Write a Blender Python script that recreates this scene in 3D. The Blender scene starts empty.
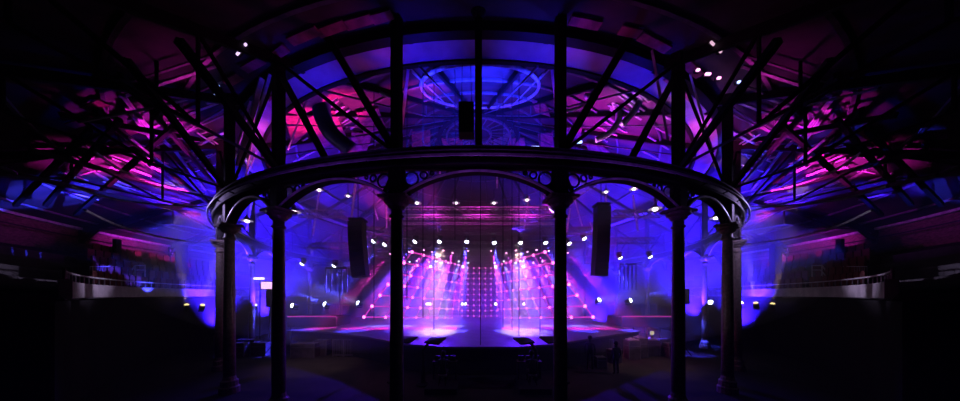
import bpy, bmesh, math, random
from mathutils import Vector, Matrix, Quaternion
random.seed(7)
sc = bpy.context.scene
COL = sc.collection
CX, HY, K = 478.5, 295.0, 262.0
EYE = Vector((0, -25.56, 4.0))
R = 18.0
def P(px, py, p): return Vector(((px-CX)/K*p, EYE.y+p, EYE.z+(HY-py)/K*p))
def pix(v):
    p = v.y-EYE.y
    return CX+K*v.x/p, HY-K*(v.z-EYE.z)/p
def zroof(r): return 12.5+(.43 if r > 17.3 else .515)*(17.3-r)
def roof_hit(px, py, back=.2):
    p = .3
    while p < 60:
        v = P(px, py, p)
        if v.z > zroof(math.hypot(v.x, v.y)): break
        p += .02
    return P(px, py, max(.3, p-back))
def V(*a): return Vector(a)

# ------------------------------------------------------------------ materials
MATS = {}
def mat(name, col, rough=.6, metal=0., emit=None, strength=0., col2=None, scale=3., kind='noise', bump=0., stretch=(1,1,1), spec=.5):
    if name in MATS: return MATS[name]
    m = bpy.data.materials.new(name); m.use_nodes = True
    nt = m.node_tree; b = nt.nodes['Principled BSDF']
    b.inputs['Base Color'].default_value = (*col, 1); b.inputs['Roughness'].default_value = rough
    b.inputs['Metallic'].default_value = metal; b.inputs['Specular IOR Level'].default_value = spec
    if emit:
        b.inputs['Emission Color'].default_value = (*emit, 1); b.inputs['Emission Strength'].default_value = strength
    else:
        c2 = col2 or tuple(c*.6 for c in col)
        tc = nt.nodes.new('ShaderNodeTexCoord'); mp = nt.nodes.new('ShaderNodeMapping'); mp.inputs['Scale'].default_value = stretch
        nt.links.new(tc.outputs['Object'], mp.inputs['Vector'])
        if kind == 'noise':
            t = nt.nodes.new('ShaderNodeTexNoise'); t.inputs['Scale'].default_value = scale; t.inputs['Detail'].default_value = 4; fac = t.outputs['Fac']
        elif kind == 'voronoi':
            t = nt.nodes.new('ShaderNodeTexVoronoi'); t.inputs['Scale'].default_value = scale; fac = t.outputs['Color']
        elif kind == 'brick':
            t = nt.nodes.new('ShaderNodeTexBrick'); t.inputs['Scale'].default_value = scale; fac = t.outputs['Fac']
        nt.links.new(mp.outputs[0], t.inputs['Vector'])
        rp = nt.nodes.new('ShaderNodeValToRGB')
        rp.color_ramp.elements[0].position = .35; rp.color_ramp.elements[1].position = .65
        rp.color_ramp.elements[0].color = (*c2, 1); rp.color_ramp.elements[1].color = (*col, 1)
        nt.links.new(fac, rp.inputs[0]); nt.links.new(rp.outputs[0], b.inputs['Base Color'])
        if bump:
            bp = nt.nodes.new('ShaderNodeBump'); bp.inputs['Strength'].default_value = bump
            nt.links.new(fac, bp.inputs['Height']); nt.links.new(bp.outputs[0], b.inputs['Normal'])
    MATS[name] = m
    return m
IRON = mat('dark_iron', (.015, .013, .016), .55, .0, scale=6, spec=.25)
IRONB = mat('brown_iron', (.36, .29, .22), .4, 0, col2=(.2, .16, .12), scale=9)
PALE = mat('pale_and_lit_steel', (.75, .7, .75), .35, 0, col2=(.45, .42, .48), scale=4)  # brightness of lit purlins and rims put into the colour; plain pale parts too
MID = mat('grey_painted_steel', (.22, .2, .24), .4, .1, scale=4)
BLACK = mat('matt_black', (.012, .012, .014), .7, scale=8)
WOOD = mat('roof_boards', (.11, .06, .08), .75, col2=(.04, .03, .045), scale=.8, kind='noise', bump=.2)
BRICK = mat('brick_wall', (.30, .16, .14), .85, col2=(.14, .08, .07), scale=5, kind='noise', stretch=(1, 1, 2.5), bump=.3)
FLOORM = mat('hall_floor', (.03, .024, .02), .8, col2=(.012, .01, .008), scale=1.2)
DECK = mat('stage_deck', (.16, .14, .13), .5, col2=(.11, .1, .09), scale=1.5)
SOFF = mat('soffit_paint', (.55, .5, .6), .6, col2=(.4, .36, .45), scale=1.5)
CLOTH = mat('black_drape', (.02, .018, .025), .9, scale=5, stretch=(4, 4, .2))
REDSEAT = mat('red_seat_fabric', (.16, .012, .015), .8, scale=12)
DUCT = mat('blue_painted_duct', (.05, .05, .2), .5, 0, scale=2)
SKIN = mat('skin', (.5, .3, .22), .6, scale=20)
SHIRT = mat('dark_clothes', (.04, .035, .05), .8, scale=20)
HAIR = mat('dark_hair', (.02, .015, .01), .7, scale=30)
def glow(name, c, s): return mat(name, (.02, .02, .02), .4, emit=c, strength=s)

# ------------------------------------------------------------------ object helpers
NM = {}
def props(o, label=None, cat=None, group=None, kind=None):
    if label: o['label'] = label
    if cat: o['category'] = cat
    if group: o['group'] = group
    if kind: o['kind'] = kind
    return o
def root(name, loc=(0, 0, 0), label=None, cat=None, group=None, rz=0, kind=None):
    o = bpy.data.objects.new(name, None); COL.objects.link(o); o.empty_display_size = .2
    o.location = loc; o.rotation_euler = (0, 0, rz)
    return props(o, label, cat, group, kind)
class MB:
    """collects shapes (in world space) into one mesh"""
    def __init__(s): s.v = []; s.f = []
    def add(s, vs, fs):
        n = len(s.v); s.v += [Vector(v) for v in vs]; s.f += [tuple(i+n for i in f) for f in fs]
        return s
    def bar(s, a, b, w, h=None, up=(0, 0, 1)):
        a, b = Vector(a), Vector(b); h = h or w
        d = (b-a)
        if d.length < 1e-6: return s
        d.normalize(); u = Vector(up)
        if abs(d.dot(u)) > .98: u = Vector((0, 1, 0))
        x = d.cross(u).normalized(); y = x.cross(d).normalized()
        q = [x*w/2*i+y*h/2*j for i, j in ((-1, -1), (1, -1), (1, 1), (-1, 1))]
        return s.add([a+k for k in q]+[b+k for k in q], [(3, 2, 1, 0), (4, 5, 6, 7), (0, 1, 5, 4), (1, 2, 6, 5), (2, 3, 7, 6), (3, 0, 4, 7)])
    def box(s, c, dx, dy, dz, rz=0):
        c = Vector(c); m = Matrix.Rotation(rz, 3, 'Z')
        vs = [c+m@Vector((dx/2*i, dy/2*j, dz/2*k)) for k in (-1, 1) for i, j in ((-1, -1), (1, -1), (1, 1), (-1, 1))]
        return s.add(vs, [(3, 2, 1, 0), (4, 5, 6, 7), (0, 1, 5, 4), (1, 2, 6, 5), (2, 3, 7, 6), (3, 0, 4, 7)])
    def tube(s, pts, r, n=8, closed=False, caps=True):
        pts = [Vector(p) for p in pts]; rs = r if isinstance(r, (list, tuple)) else [r]*len(pts)
        N = len(pts); base = len(s.v); u = None
        for i, p in enumerate(pts):
            d = (pts[(i+1) % N]-pts[i-1]) if closed else (pts[min(i+1, N-1)]-pts[max(i-1, 0)])
            d.normalize()
            if u is None:
                u = Vector((0, 0, 1)) if abs(d.z) < .9 else Vector((1, 0, 0))
            x = d.cross(u)
            if x.length < 1e-4: x = d.cross(Vector((0, 1, 0)))
            x.normalize(); y = x.cross(d).normalized(); u = y
            for k in range(n):
                a = 2*math.pi*k/n; s.v.append(p+x*rs[i]*math.cos(a)+y*rs[i]*math.sin(a))
        for i in range(N if closed else N-1):
            j = (i+1) % N
            for k in range(n):
                l = (k+1) % n; s.f.append((base+i*n+k, base+i*n+l, base+j*n+l, base+j*n+k))
        if caps and not closed:
            s.f.append(tuple(base+k for k in range(n-1, -1, -1))); s.f.append(tuple(base+(N-1)*n+k for k in range(n)))
        return s
    def lathe(s, prof, c=(0, 0, 0), n=16, caps=True, M=None):
        c = Vector(c); base = len(s.v)
        for r, z in prof:
            for k in range(n):
                a = 2*math.pi*k/n; w = Vector((r*math.cos(a), r*math.sin(a), z))
                s.v.append(c+(M@w if M else w))
        for i in range(len(prof)-1):
            for k in range(n):
                l = (k+1) % n; s.f.append((base+i*n+k, base+i*n+l, base+(i+1)*n+l, base+(i+1)*n+k))
        if caps:
            s.f.append(tuple(base+k for k in range(n-1, -1, -1))); s.f.append(tuple(base+(len(prof)-1)*n+k for k in range(n)))
        return s
    def ball(s, c, r, n=8, sz=1.):
        prof = [(r*math.sin(math.pi*i/n)+1e-4, -r*sz*math.cos(math.pi*i/n)) for i in range(n+1)]
        return s.lathe(prof, c, n*2)
    def ringsec(s, prof, a0, a1, n, c=(0, 0, 0), closed_prof=True):
        """sweep (r,z) profile round the hall centre; angle 0 = towards the camera, + = right"""
        full = abs(a1-a0) >= 359.9; base = len(s.v); c = Vector(c); m = len(prof)
        steps = n if full else n+1
        for i in range(steps):
            t = math.radians(a0+(a1-a0)*i/n)
            for r, z in prof: s.v.append(c+Vector((r*math.sin(t), -r*math.cos(t), z)))
        for i in range(n):
            j = (i+1) % steps
            for k in range(m if closed_prof else m-1):
                l = (k+1) % m; s.f.append((base+i*m+k, base+j*m+k, base+j*m+l, base+i*m+l))
        if closed_prof and not full:
            s.f.append(tuple(base+k for k in range(m))); s.f.append(tuple(base+n*m+k for k in range(m-1, -1, -1)))
        return s
    def build(s, name, m, parent=None, smooth=False, fix=True):
        me = bpy.data.meshes.new(name)
        off = parent_world(parent) if parent else Vector((0, 0, 0))
        me.from_pydata([tuple(v-off) for v in s.v], [], s.f)
        if fix:
            bm = bmesh.new(); bm.from_mesh(me); bmesh.ops.recalc_face_normals(bm, faces=bm.faces); bm.to_mesh(me); bm.free()
        me.materials.append(m)
        if smooth:
            for p in me.polygons: p.use_smooth = True
        o = bpy.data.objects.new(name, me); COL.objects.link(o)
        if parent: o.parent = parent
        return o
def parent_world(o):
    v = Vector((0, 0, 0))
    while o: v += Vector(o.location); o = o.parent
    return v
def pol(r, deg, z): t = math.radians(deg); return Vector((r*math.sin(t), -r*math.cos(t), z))
def dup(r, loc, rz=None, label=None, group=None):
    def cp(o, par):
        c = o.copy(); COL.objects.link(c)
        if par: c.parent = par
        for ch in list(o.children): cp(ch, c)
        return c
    c = cp(r, None); c.location = loc
    if rz is not None: c.rotation_euler = (0, 0, rz)
    if label: c['label'] = label
    if group: c['group'] = group
    return c
def spot(loc, target, col, power, ang, blend=.3, size=.08, parent=None, name='beam_light'):
    l = bpy.data.lights.new(name, 'SPOT'); l.color = col; l.energy = power; l.spot_size = math.radians(ang)
    l.spot_blend = blend; l.shadow_soft_size = size
    o = bpy.data.objects.new(name, l); COL.objects.link(o)
    loc, target = Vector(loc), Vector(target)
    o.rotation_mode = 'QUATERNION'; o.rotation_quaternion = (target-loc).to_track_quat('-Z', 'Y')
    o.location = loc
    if parent: o.parent = parent; o.location = loc-parent_world(parent)
    return o
def point(loc, col, power, size=.3):
    l = bpy.data.lights.new('lamp_glow', 'POINT'); l.color = col; l.energy = power; l.shadow_soft_size = size
    o = bpy.data.objects.new('lamp_glow', l); COL.objects.link(o); o.location = loc
    return o
ORD = ['first', 'second', 'third', 'fourth', 'fifth', 'sixth', 'seventh', 'eighth', 'ninth', 'tenth', 'eleventh', 'twelfth', 'thirteenth', 'fourteenth', 'fifteenth', 'sixteenth']
BLUE, PINK, WHITE, VIO, YEL = (.03, .006, 1), (1, .03, .55), (.55, .45, 1), (.3, .03, 1), (1, .75, .35)

# ------------------------------------------------------------------ camera and world
cam = bpy.data.cameras.new('camera'); co = bpy.data.objects.new('camera', cam); COL.objects.link(co)
co.location = EYE; co.rotation_euler = (math.radians(90), 0, 0)
cam.sensor_width = 36; cam.lens = K/960*36; cam.shift_x = (480-CX)/960; cam.shift_y = (HY-200.5)/960
cam.clip_start = .05; cam.clip_end = 200
sc.camera = co
w = bpy.data.worlds.new('hall_air'); sc.world = w; w.use_nodes = True
nt = w.node_tree; nt.nodes['Background'].inputs['Color'].default_value = (0, 0, 0, 1); nt.nodes['Background'].inputs['Strength'].default_value = 0
vs = nt.nodes.new('ShaderNodeVolumeScatter'); vs.inputs['Density'].default_value = .002; vs.inputs['Anisotropy'].default_value = .0
nt.links.new(vs.outputs[0], nt.nodes['World Output'].inputs['Volume'])
sc.view_settings.view_transform = 'Standard'; sc.view_settings.look = 'None'; sc.view_settings.gamma = 1; sc.view_settings.use_curve_mapping = False
sc.view_settings.exposure = 0
cy = sc.cycles
cy.max_bounces = 2; cy.diffuse_bounces = 0; cy.glossy_bounces = 0; cy.transmission_bounces = 0; cy.volume_bounces = 0
cy.use_denoising = True; cy.sample_clamp_indirect = 4; cy.sample_clamp_direct = 0; cy.caustics_reflective = False; cy.caustics_refractive = False
cy.use_light_tree = True

# ------------------------------------------------------------------ setting
def struct(o): o['kind'] = 'structure'; return o
struct(MB().ringsec([(.01, 0), (27.2, 0)], 0, 360, 96, closed_prof=False).build('floor', FLOORM))
WALLP = [(27, 0), (27.4, 0), (27.4, 8.7), (27, 8.7)]
struct(MB().ringsec(WALLP, -130, -20, 48).build('wall_left', BRICK))
struct(MB().ringsec(WALLP, 20, 130, 48).build('wall_right', BRICK))
struct(MB().ringsec(WALLP, 130, 230, 40).build('wall_back', BRICK))
struct(MB().ringsec(WALLP, -20, 20, 16).build('wall_front', BRICK))
struct(MB().ringsec([(27.6, zroof(27.6)), (17.3, 12.5), (17.3, 12.75), (27.6, zroof(27.6)+.25)], 0, 360, 96).build('ceiling', mat('outer_roof_boards', (.05, .03, .04), .8, col2=(.015, .012, .02), scale=1.2, bump=.2)))
struct(MB().ringsec([(17.3, 12.5), (3.7, zroof(3.7)), (3.7, zroof(3.7)+.25), (17.3, 12.75)], 0, 360, 96).build('ceiling.001', WOOD))
# central lantern over the oculus
zl = zroof(3.7)
lan = root('roof_lantern', (0, 0, zl), 'round glazed lantern at the peak of the roof, dark ring around it', 'roof lantern', kind='thing')
MB().ringsec([(3.6, zl-.55), (4.0, zl-.55), (4.0, zl+.1), (3.6, zl+.1)], 0, 360, 48).build('ring_curb', IRON, lan)
m = MB(); m.ringsec([(3.0, zl-.35), (3.15, zl-.35), (3.15, zl-.15), (3.0, zl-.15)], 0, 360, 48)
for k in range(24): m.bar(pol(3.7, k*15, zl-.3), pol(1.2, k*15, zl+.1), .07)
m.ringsec([(1.1, zl), (1.3, zl), (1.3, zl+.3), (1.1, zl+.3)], 0, 360, 24)
m.build('spoked_frame', MID, lan)
m = MB().ringsec([(3.7, zl+.1), (3.7, zl+1.6), (3.8, zl+1.6), (3.8, zl+.1)], 0, 360, 48)
m.build('drum', PALE, lan)
MB().ringsec([(3.9, zl+1.6), (.01, zl+2.6), (.01, zl+2.7), (3.9, zl+1.7)], 0, 360, 48).build('cap', WOOD, lan)

# upper ring girder with its pale soffit
ug = root('upper_ring_girder', (0, 0, 12.2), 'wide circular roof girder with a pale soffit, above the column ring', 'ring girder', kind='thing')
MB().ringsec([(17.25, 12.1), (17.55, 12.1), (17.55, 12.75), (17.25, 12.75)], 0, 360, 144).build('web', IRON, ug)
MB().ringsec([(16.35, 12.3), (17.25, 12.3), (17.25, 12.36), (16.35, 12.36)], 0, 360, 144).build('soffit', SOFF, ug)
MB().ringsec([(16.2, 12.24), (16.35, 12.24), (16.35, 12.6), (16.2, 12.6)], 0, 360, 144).build('inner_flange', IRON, ug)
m = MB()
for zz in (13.05, 13.5): m.ringsec([(17.9, zz), (17.96, zz), (17.96, zz+.06), (17.9, zz+.06)], 0, 360, 144)
for k in range(96): m.bar(pol(17.93, k*3.75, 12.7), pol(17.93, k*3.75, 13.55), .05)
#m.build('lattice_rail', IRON, ug)

# roof rafters and purlins (dark underside timbers)
for k in range(24):
    a = k*15+7.5
    rr = root('roof_rafter', pol(17.3, a, 12.3), None, 'rafter', kind='thing')
    rr['label'] = 'dark radial rafter under the inner roof cone, running up to the lantern'; rr['group'] = 'inner roof rafters'
    m = MB(); m.bar(pol(17.2, a, 12.36), pol(4, a, zroof(4)-.16), .16, .26); m.build('timber', IRON, rr)
    m = MB(); m.bar(pol(16.3, a, 12.2), pol(9, a, zroof(9)-1.0), .06); m.bar(pol(9, a, zroof(9)-1.), pol(9, a, zroof(9)-.2), .06)
    m.bar(pol(9, a, zroof(9)-1.), pol(4, a, zroof(4)-.4), .05); m.build('tie_rod', MID, rr)
for i, r in enumerate((14.6, 12., 9.4, 6.6)):
    z = zroof(r)-.14
    o = MB().ringsec([(r-.05, z), (r+.05, z), (r+.05, z+.12), (r-.05, z+.12)], 0, 360, 96).build('purlin_ring', MID)
    props(o, ['widest', 'second widest', 'second smallest', 'smallest'][i]+' purlin hoop under the inner roof around the lantern', 'purlin', kind='thing')
for i, r in enumerate((19.2, 21., 22.8, 24.6, 26.2)):
    z = zroof(r)-.12
    o = MB().ringsec([(r-.05, z), (r+.05, z), (r+.05, z+.1), (r-.05, z+.1)], 0, 360, 144).build('purlin_ring', MID)
    props(o, ORD[i]+' purlin hoop outward from the ring girder under the outer roof', 'purlin', kind='thing')

# ------------------------------------------------------------------ columns
ANG = [7.7, 22.1, 34.5, 50, 71, 84, 97, 111, 126, 141, 156, 171]
ANGS = sorted([-a for a in ANG]+ANG)
def make_column(name):
    c = root(name, (0, 0, 0), kind='thing')
    MB().lathe([(.34, 0), (.34, .25), (.29, .3), (.29, .5), (.23, .56), (.2, .7)], n=16).build('base', IRONB, c)
    MB().lathe([(.2, .7), (.197, 2), (.185, 4), (.165, 6.2), (.165, 6.25), (.21, 6.27), (.21, 6.33), (.16, 6.36), (.16, 6.5)], n=20).build('shaft', IRONB, c, smooth=True)
    m = MB().lathe([(.16, 6.5), (.24, 6.56), (.27, 6.64), (.36, 6.7), (.36, 6.78)], n=20); m.box((0, 0, 6.83), .84, .7, .08); m.build('capital', IRONB, c)
    m = MB().box((0, 0, 7.35), .34, .34, .95)
    for sx in (-1, 1):
        m.bar((sx*.17, 0, 7.5), (sx*.42, 0, 6.92), .08)
    m.build('impost_block', IRON, c)
    m = MB().box((0, 0, 10.2), .12, .30, 4.5)
    for sx in (-1, 1): m.box((sx*.1, 0, 10.2), .04, .30, 4.5)
    for k in range(9): m.lathe([(.02, 0), (.02, .03)], (0, -.16, 8.3+k*.5), 6)
    m.build('upper_post', IRON, c)
    return c
proto = make_column('iron_column')
SIDE = {-1: 'left', 1: 'right'}
CLAB = ['framing the stage opening, the {s} of the nearest two', 'second from the stage opening on the {s}, broad capital in clear view', 'third from the stage opening on the {s}, close beside a thinner looking one',
        'at the {s} end of the ring under the curled rim', 'standing in blue haze just inside the {s} rim of the ring', 'first of the far row on the {s}, in blue haze', 'dark in the haze behind the {s} light pair',
        'beside the {s} end of the lighting grid', 'behind the {s} line array', 'near the {s} edge of the light net', 'behind the {s} half of the light net', 'straight behind the stage, {s} of centre']
first = True
COLS = {}
for a in ANGS:
    s = 1 if a > 0 else -1; i = ANG.index(abs(a))
    lab = 'iron column '+CLAB[i].format(s=SIDE[s])
    loc = pol(R, a, 0); rz = math.radians(a)
    if first: c = proto; c.location = loc; c.rotation_euler = (0, 0, rz); first = False
    else: c = dup(proto, loc, rz)
    c['label'] = lab; c['category'] = 'column'; c['group'] = 'cast iron columns of the ring'
    COLS[a] = c
# dentil on the ring ------------------------------------------------ arches per bay
for k in range(24):
    a0, a1 = ANGS[k], ANGS[(k+1) % 24]+(360 if k == 23 else 0)
    A, B = pol(R, a0, 0), pol(R, a1, 0); mid = (A+B)/2; d = (B-A); L = d.length; d.normalize(); nrm = Vector((-d.y, d.x, 0))
    am = (a0+a1)/2
    if k == 23: lab = 'arch straight behind the stage at the far side of the ring'
    elif abs(am) < 1: lab = 'widest arch in view, framing the stage, with a violet lit rim'
    else:
        i = [ANG.index(abs(x)) for x in (a0, a1)]; s = SIDE[1 if am > 0 else -1]
        lab = ORD[min(i)]+' arch '+s+' of the central stage arch, following the ring'
    g = root('arch_girder', (mid.x, mid.y, 6.9), lab, 'arch', 'cast iron arches of the column ring', kind='thing')
    def Q(t, z, off=0): return mid+d*t+nrm*off+Vector((0, 0, z))
    hw = L/2-.22; z0, z1 = 6.95, 7.62
    pts = []
    rise = z1-z0; rad = (hw*hw+rise*rise)/(2*rise)
    n = 18
    for i in range(n+1):
        t = -hw+2*hw*i/n; z = z1-rad+math.sqrt(max(0, rad*rad-t*t)); pts.append((t, z))
    # rim as swept band
    m = MB()
    for (t, z), (t2, z2) in zip(pts, pts[1:]): m.bar(Q(t, z), Q(t2, z2), .3, .06)
    m.build('arch_rib', IRON, g)
    m = MB()
    for (t, z), (t2, z2) in zip(pts, pts[1:]): m.bar(Q(t, z-.03, -.17), Q(t2, z2-.03, -.17), .05, .05)
    m.build('rim_moulding', PALE, g)  # pale strip puts the bright lit line of the arch edge into colour
    m = MB().bar(Q(-L/2, 7.72), Q(L/2, 7.72), .12, .1)
    m.build('top_chord', IRON, g)
    m = MB()
    for s in (-1, 1):
        for (tt, zz, rr) in ((hw-.22, 7.42, .2), (hw-.58, 7.53, .1), (hw-.12, 7.12, .09), (hw-.82, 7.59, .05)):
            if tt < .3: continue
            ring = [Q(s*tt+rr*math.cos(q*math.pi/8), zz+rr*math.sin(q*math.pi/8)) for q in range(16)]
            m.tube(ring, .03, 6, closed=True)
        m.bar(Q(s*(hw-.0), 6.95), Q(s*(hw-.0), 7.7), .08)
        m.build('spandrel_tracery', IRON, g); m = MB()
# ring beam + cornice + rail
rb = root('ring_beam', (0, 0, 7.7), 'dark circular iron beam riding on the columns and arches', 'beam', kind='thing')
MB().ringsec([(17.85, 7.75), (18.15, 7.75), (18.15, 8.1), (17.85, 8.1)], 0, 360, 144).build('web', IRON, rb)
MB().ringsec([(18.15, 7.7), (18.22, 7.68), (18.25, 7.7), (18.25, 7.78), (18.15, 7.8)], 0, 360, 144).build('cornice', IRON, rb)
MB().ringsec([(18.36, 7.82), (18.42, 7.82), (18.42, 7.88), (18.36, 7.88)], 0, 360, 144).build('rim_rail', PALE, rb)
for k in range(72): MB().bar(pol(18.2, k*5, 7.78), pol(18.38, k*5, 7.82), .04).build('rail_bracket', IRON, rb)
MB().ringsec([(17.7, 8.1), (18.3, 8.1), (18.3, 8.16), (17.7, 8.16)], 0, 360, 144).build('top_flange', MID, rb)
# middle hanger and in-plane braces above the ring beam
m = MB().bar(pol(R, 0, 8.1), pol(R, 0, 12.3), .08, .2); m.bar(pol(R, 0, 8.1), pol(R, 0, 12.3), .2, .05)
m.ball(pol(R, 0, 12.2), .22, 6)
o = m.build('king_post', IRON); props(o, 'slim dark post rising from the ring beam on the centre line', 'post', kind='thing')
def brace(a, b, r, lab, name='brace', mt=IRON, flat=False):
    o = MB().tube([a, b], r, 8).build(name, mt) if not flat else MB().bar(a, b, r*2, r*2.4).build(name, mt)
    return props(o, lab, 'brace', kind='thing')
for s in (-1, 1):
    sd = SIDE[s]
    c1, c2, c3, c4 = ANG[:4]
    brace(pol(R, s*c1, 8.15), pol(R-.1, s*15.5, 12.2), .085, 'steep iron brace leaning outward from the nearest %s column head' % sd, flat=True)
    brace(pol(R, s*c1, 8.15), pol(R, s*c2, 11.9), .055, 'long slanting brace from the nearest %s column head to the next post top' % sd)
    brace(pol(R, s*c2, 11.6), pol(R, s*15.2, 8.15), .07, 'short brace from the second %s post top down to the middle of the bay' % sd, flat=True)
    brace(pol(R, s*c2, 8.15), pol(R, s*c3, 11.7), .05, 'brace rising outward behind the second %s post' % sd)
    brace(pol(R, s*c3, 8.15), pol(R, s*c2, 11.7), .05, 'brace crossing it behind the second %s post' % sd)
    brace(pol(R, s*c3, 8.15), pol(R, s*c4, 11.7), .05, 'brace in the %s bend of the ring rising outward' % sd)
    brace(pol(R, s*c2, 8.2), P(CX+s*300, 40, 5.5), .07, 'heavy dark raking strut from the second %s column head towards the eaves' % sd, flat=True)
    brace(pol(R, s*c3, 8.2), P(CX+s*352, 60, 6.5), .07, 'heavy dark raking strut from the third %s column head towards the eaves' % sd, flat=True)
    # node casting with two tie rods and a hanger
    nd = P(CX+s*322, 107, 8.2)
    g = root('tie_rod_node', nd, 'cast node on a hanger with rods fanning out, under the %s outer roof' % sd, 'tie rod node', kind='thing')
    m = MB().lathe([(.05, -.28), (.16, -.12), (.2, 0), (.16, .14), (.05, .2)], nd, 10); m.build('casting', IRON, g)
    MB().tube([nd, P(CX+s*322, 46, 8.2)], .045, 6).build('hanger', IRON, g)
    MB().tube([nd, P(CX+s*240, 146, 11.)], .035, 6).build('inner_rod', MID if s < 0 else PALE, g)
    MB().tube([nd, P(CX+s*400, 122, 6.2) if s < 0 else P(880, 88, 6.2)], .035, 6).build('outer_rod', MID, g)
    MB().bar(nd, P(CX+s*362, 80, 7), .12, .2).build('upper_strut', IRON, g)

# radial trusses of the outer roof
for a in ANGS:
    if abs(a) < 20 or abs(a) > 130: continue
    s = SIDE[1 if a > 0 else -1]; i = ANG.index(abs(a))
    g = root('roof_truss', pol(R, a, 8.2), ORD[i]+' radial truss from the stage centre on the %s, spanning ring to wall' % s, 'roof truss', 'radial trusses of the outer roof', kind='thing')
    MB().bar(pol(17.6, a, zroof(17.6)-.25), pol(27, a, zroof(27)-.25), .14, .28).build('rafter', IRON, g)
    MB().tube([pol(18, a, 8.3), pol(22.5, a, 8.9), pol(27, a, 8.1)], .045, 6).build('tie_rod', MID, g)
    m = MB()
    for r in (20, 22.5, 25):
        z = 8.3+.6*(r-18)/4.5 if r <= 22.5 else 8.9-.8*(r-22.5)/4.5
        m.bar(pol(r, a, z), pol(r, a, zroof(r)-.3), .06)
    m.bar(pol(18, a, 8.3), pol(20, a, zroof(20)-.3), .08); m.bar(pol(20, a, 8.57), pol(22.5, a, zroof(22.5)-.3), .08); m.bar(pol(25, a, 8.45), pol(22.5, a, zroof(22.5)-.3), .08)
    m.build('web_strut', IRON, g)
    m = MB().bar(pol(26.95, a, 7.4), pol(26.1, a, 8.4), .16, .2); m.bar(pol(26.9, a, 7.3), pol(26.9, a, 8.5), .16, .2)
    m.build('wall_bracket', IRON, g)

# sloping battens traced on the roof
def batten(pts, w, mt, lab, name='roof_batten', back=.25, h=None, grp='pale battens of the outer roof'):
    q = [roof_hit(x, y, back) for x, y in pts]
    m = MB()
    for a, b in zip(q, q[1:]): m.bar(a, b, w, h or w*.7)
    return props(m.build(name, mt), lab, 'batten', grp, kind='thing')
LFT = [((120, 97), (215, 66)), ((128, 120), (222, 82)), ((140, 132), (222, 101)), ((152, 148), (226, 114)), ((186, 152), (228, 130)), ((200, 162), (226, 148)), ((176, 137), (226, 108)), ((100, 92), (210, 56))]
for i, (a, b) in enumerate(LFT):
    br = i in (0, 2, 4)  # bright battens get paler steel in place of stronger light
    for s in (-1, 1):
        aa, bb = (a, b) if s < 0 else ((2*CX-a[0], a[1]), (2*CX-b[0], b[1]))
        batten([aa, bb], .09 if br else .06, PALE if br else MID, '%s of the slanting battens on the %s outer roof, counted downward' % (ORD[sorted(range(len(LFT)), key=lambda q: LFT[q][1][1]).index(i)], SIDE[s]))
DG = [((122, 95), (150, 130)), ((127, 108), (160, 150)), ((150, 128), (176, 152)), ((112, 118), (128, 140)), ((128, 168), (150, 176)), ((110, 158), (124, 164)), ((176, 152), (205, 190)), ((180, 157), (196, 160)),
      ((113, 180), (130, 186)), ((150, 166), (162, 172)), ((152, 178), (160, 182)), ((176, 186), (192, 191)), ((140, 190), (150, 192)), ((162, 196), (180, 200)), ((200, 168), (216, 176)), ((62, 148), (72, 154)), ((84, 146), (96, 152))]
for i, (a, b) in enumerate(DG):
    for s in (-1, 1):
        aa, bb = (a, b) if s < 0 else ((2*CX-a[0], a[1]), (2*CX-b[0], b[1]))
        batten([aa, bb], .12, PALE, 'short pale strut lying under the %s outer roof among the dark timbers' % SIDE[s], 'roof_strut', .3, grp='short pale struts, %s roof' % SIDE[s])
rnd = random.Random(3)
for i in range(34):
    x = rnd.uniform(62, 212); y = rnd.uniform(max(88, 165-.55*x+20), 205)
    L = rnd.uniform(10, 34); sl = rnd.choice((.33, .3, .36, .85, -.3)) if x < 170 else rnd.choice((-.35, -.32, .7))
    if y > 175: sl = .25
    for s in (-1, 1):
        aa, bb = (x, y), (x+L, y+L*sl)
        if s > 0: aa, bb = (2*CX-aa[0]+rnd.uniform(-3, 3), aa[1]+rnd.uniform(-3, 3)), (2*CX-bb[0], bb[1])
        batten([aa, bb], .07, PALE, 'thin pale lath lying under the %s outer roof among the dark timbers' % SIDE[s], 'roof_lath', .28, grp='thin pale laths, %s roof' % SIDE[s])
# dark beams across the outer roof
DK = [((60, 115), (200, 140), 1.2), ((30, 150), (235, 205), 1.5), ((20, 175), (200, 215), 1.8), ((120, 75), (220, 190), .9), ((95, 110), (210, 205), 1.2), ((45, 205), (120, 120), 1.0), ((75, 215), (175, 125), 1.3), ((15, 205), (90, 130), .8)]
for i, (a, b, bk) in enumerate(DK):
    for s in (-1, 1):
        aa, bb = (a, b) if s < 0 else ((2*CX-a[0], a[1]), (2*CX-b[0], b[1]))
        q0, q1 = roof_hit(*aa, bk*.6), roof_hit(*bb, bk)
        o = MB().bar(q0, q1, .13, .18).build('roof_beam', IRON)
        props(o, '%s of the dark slanting timbers under the %s outer roof, from the top' % (ORD[i], SIDE[s]), 'roof beam', 'dark timbers of the outer roof', kind='thing')
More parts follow.
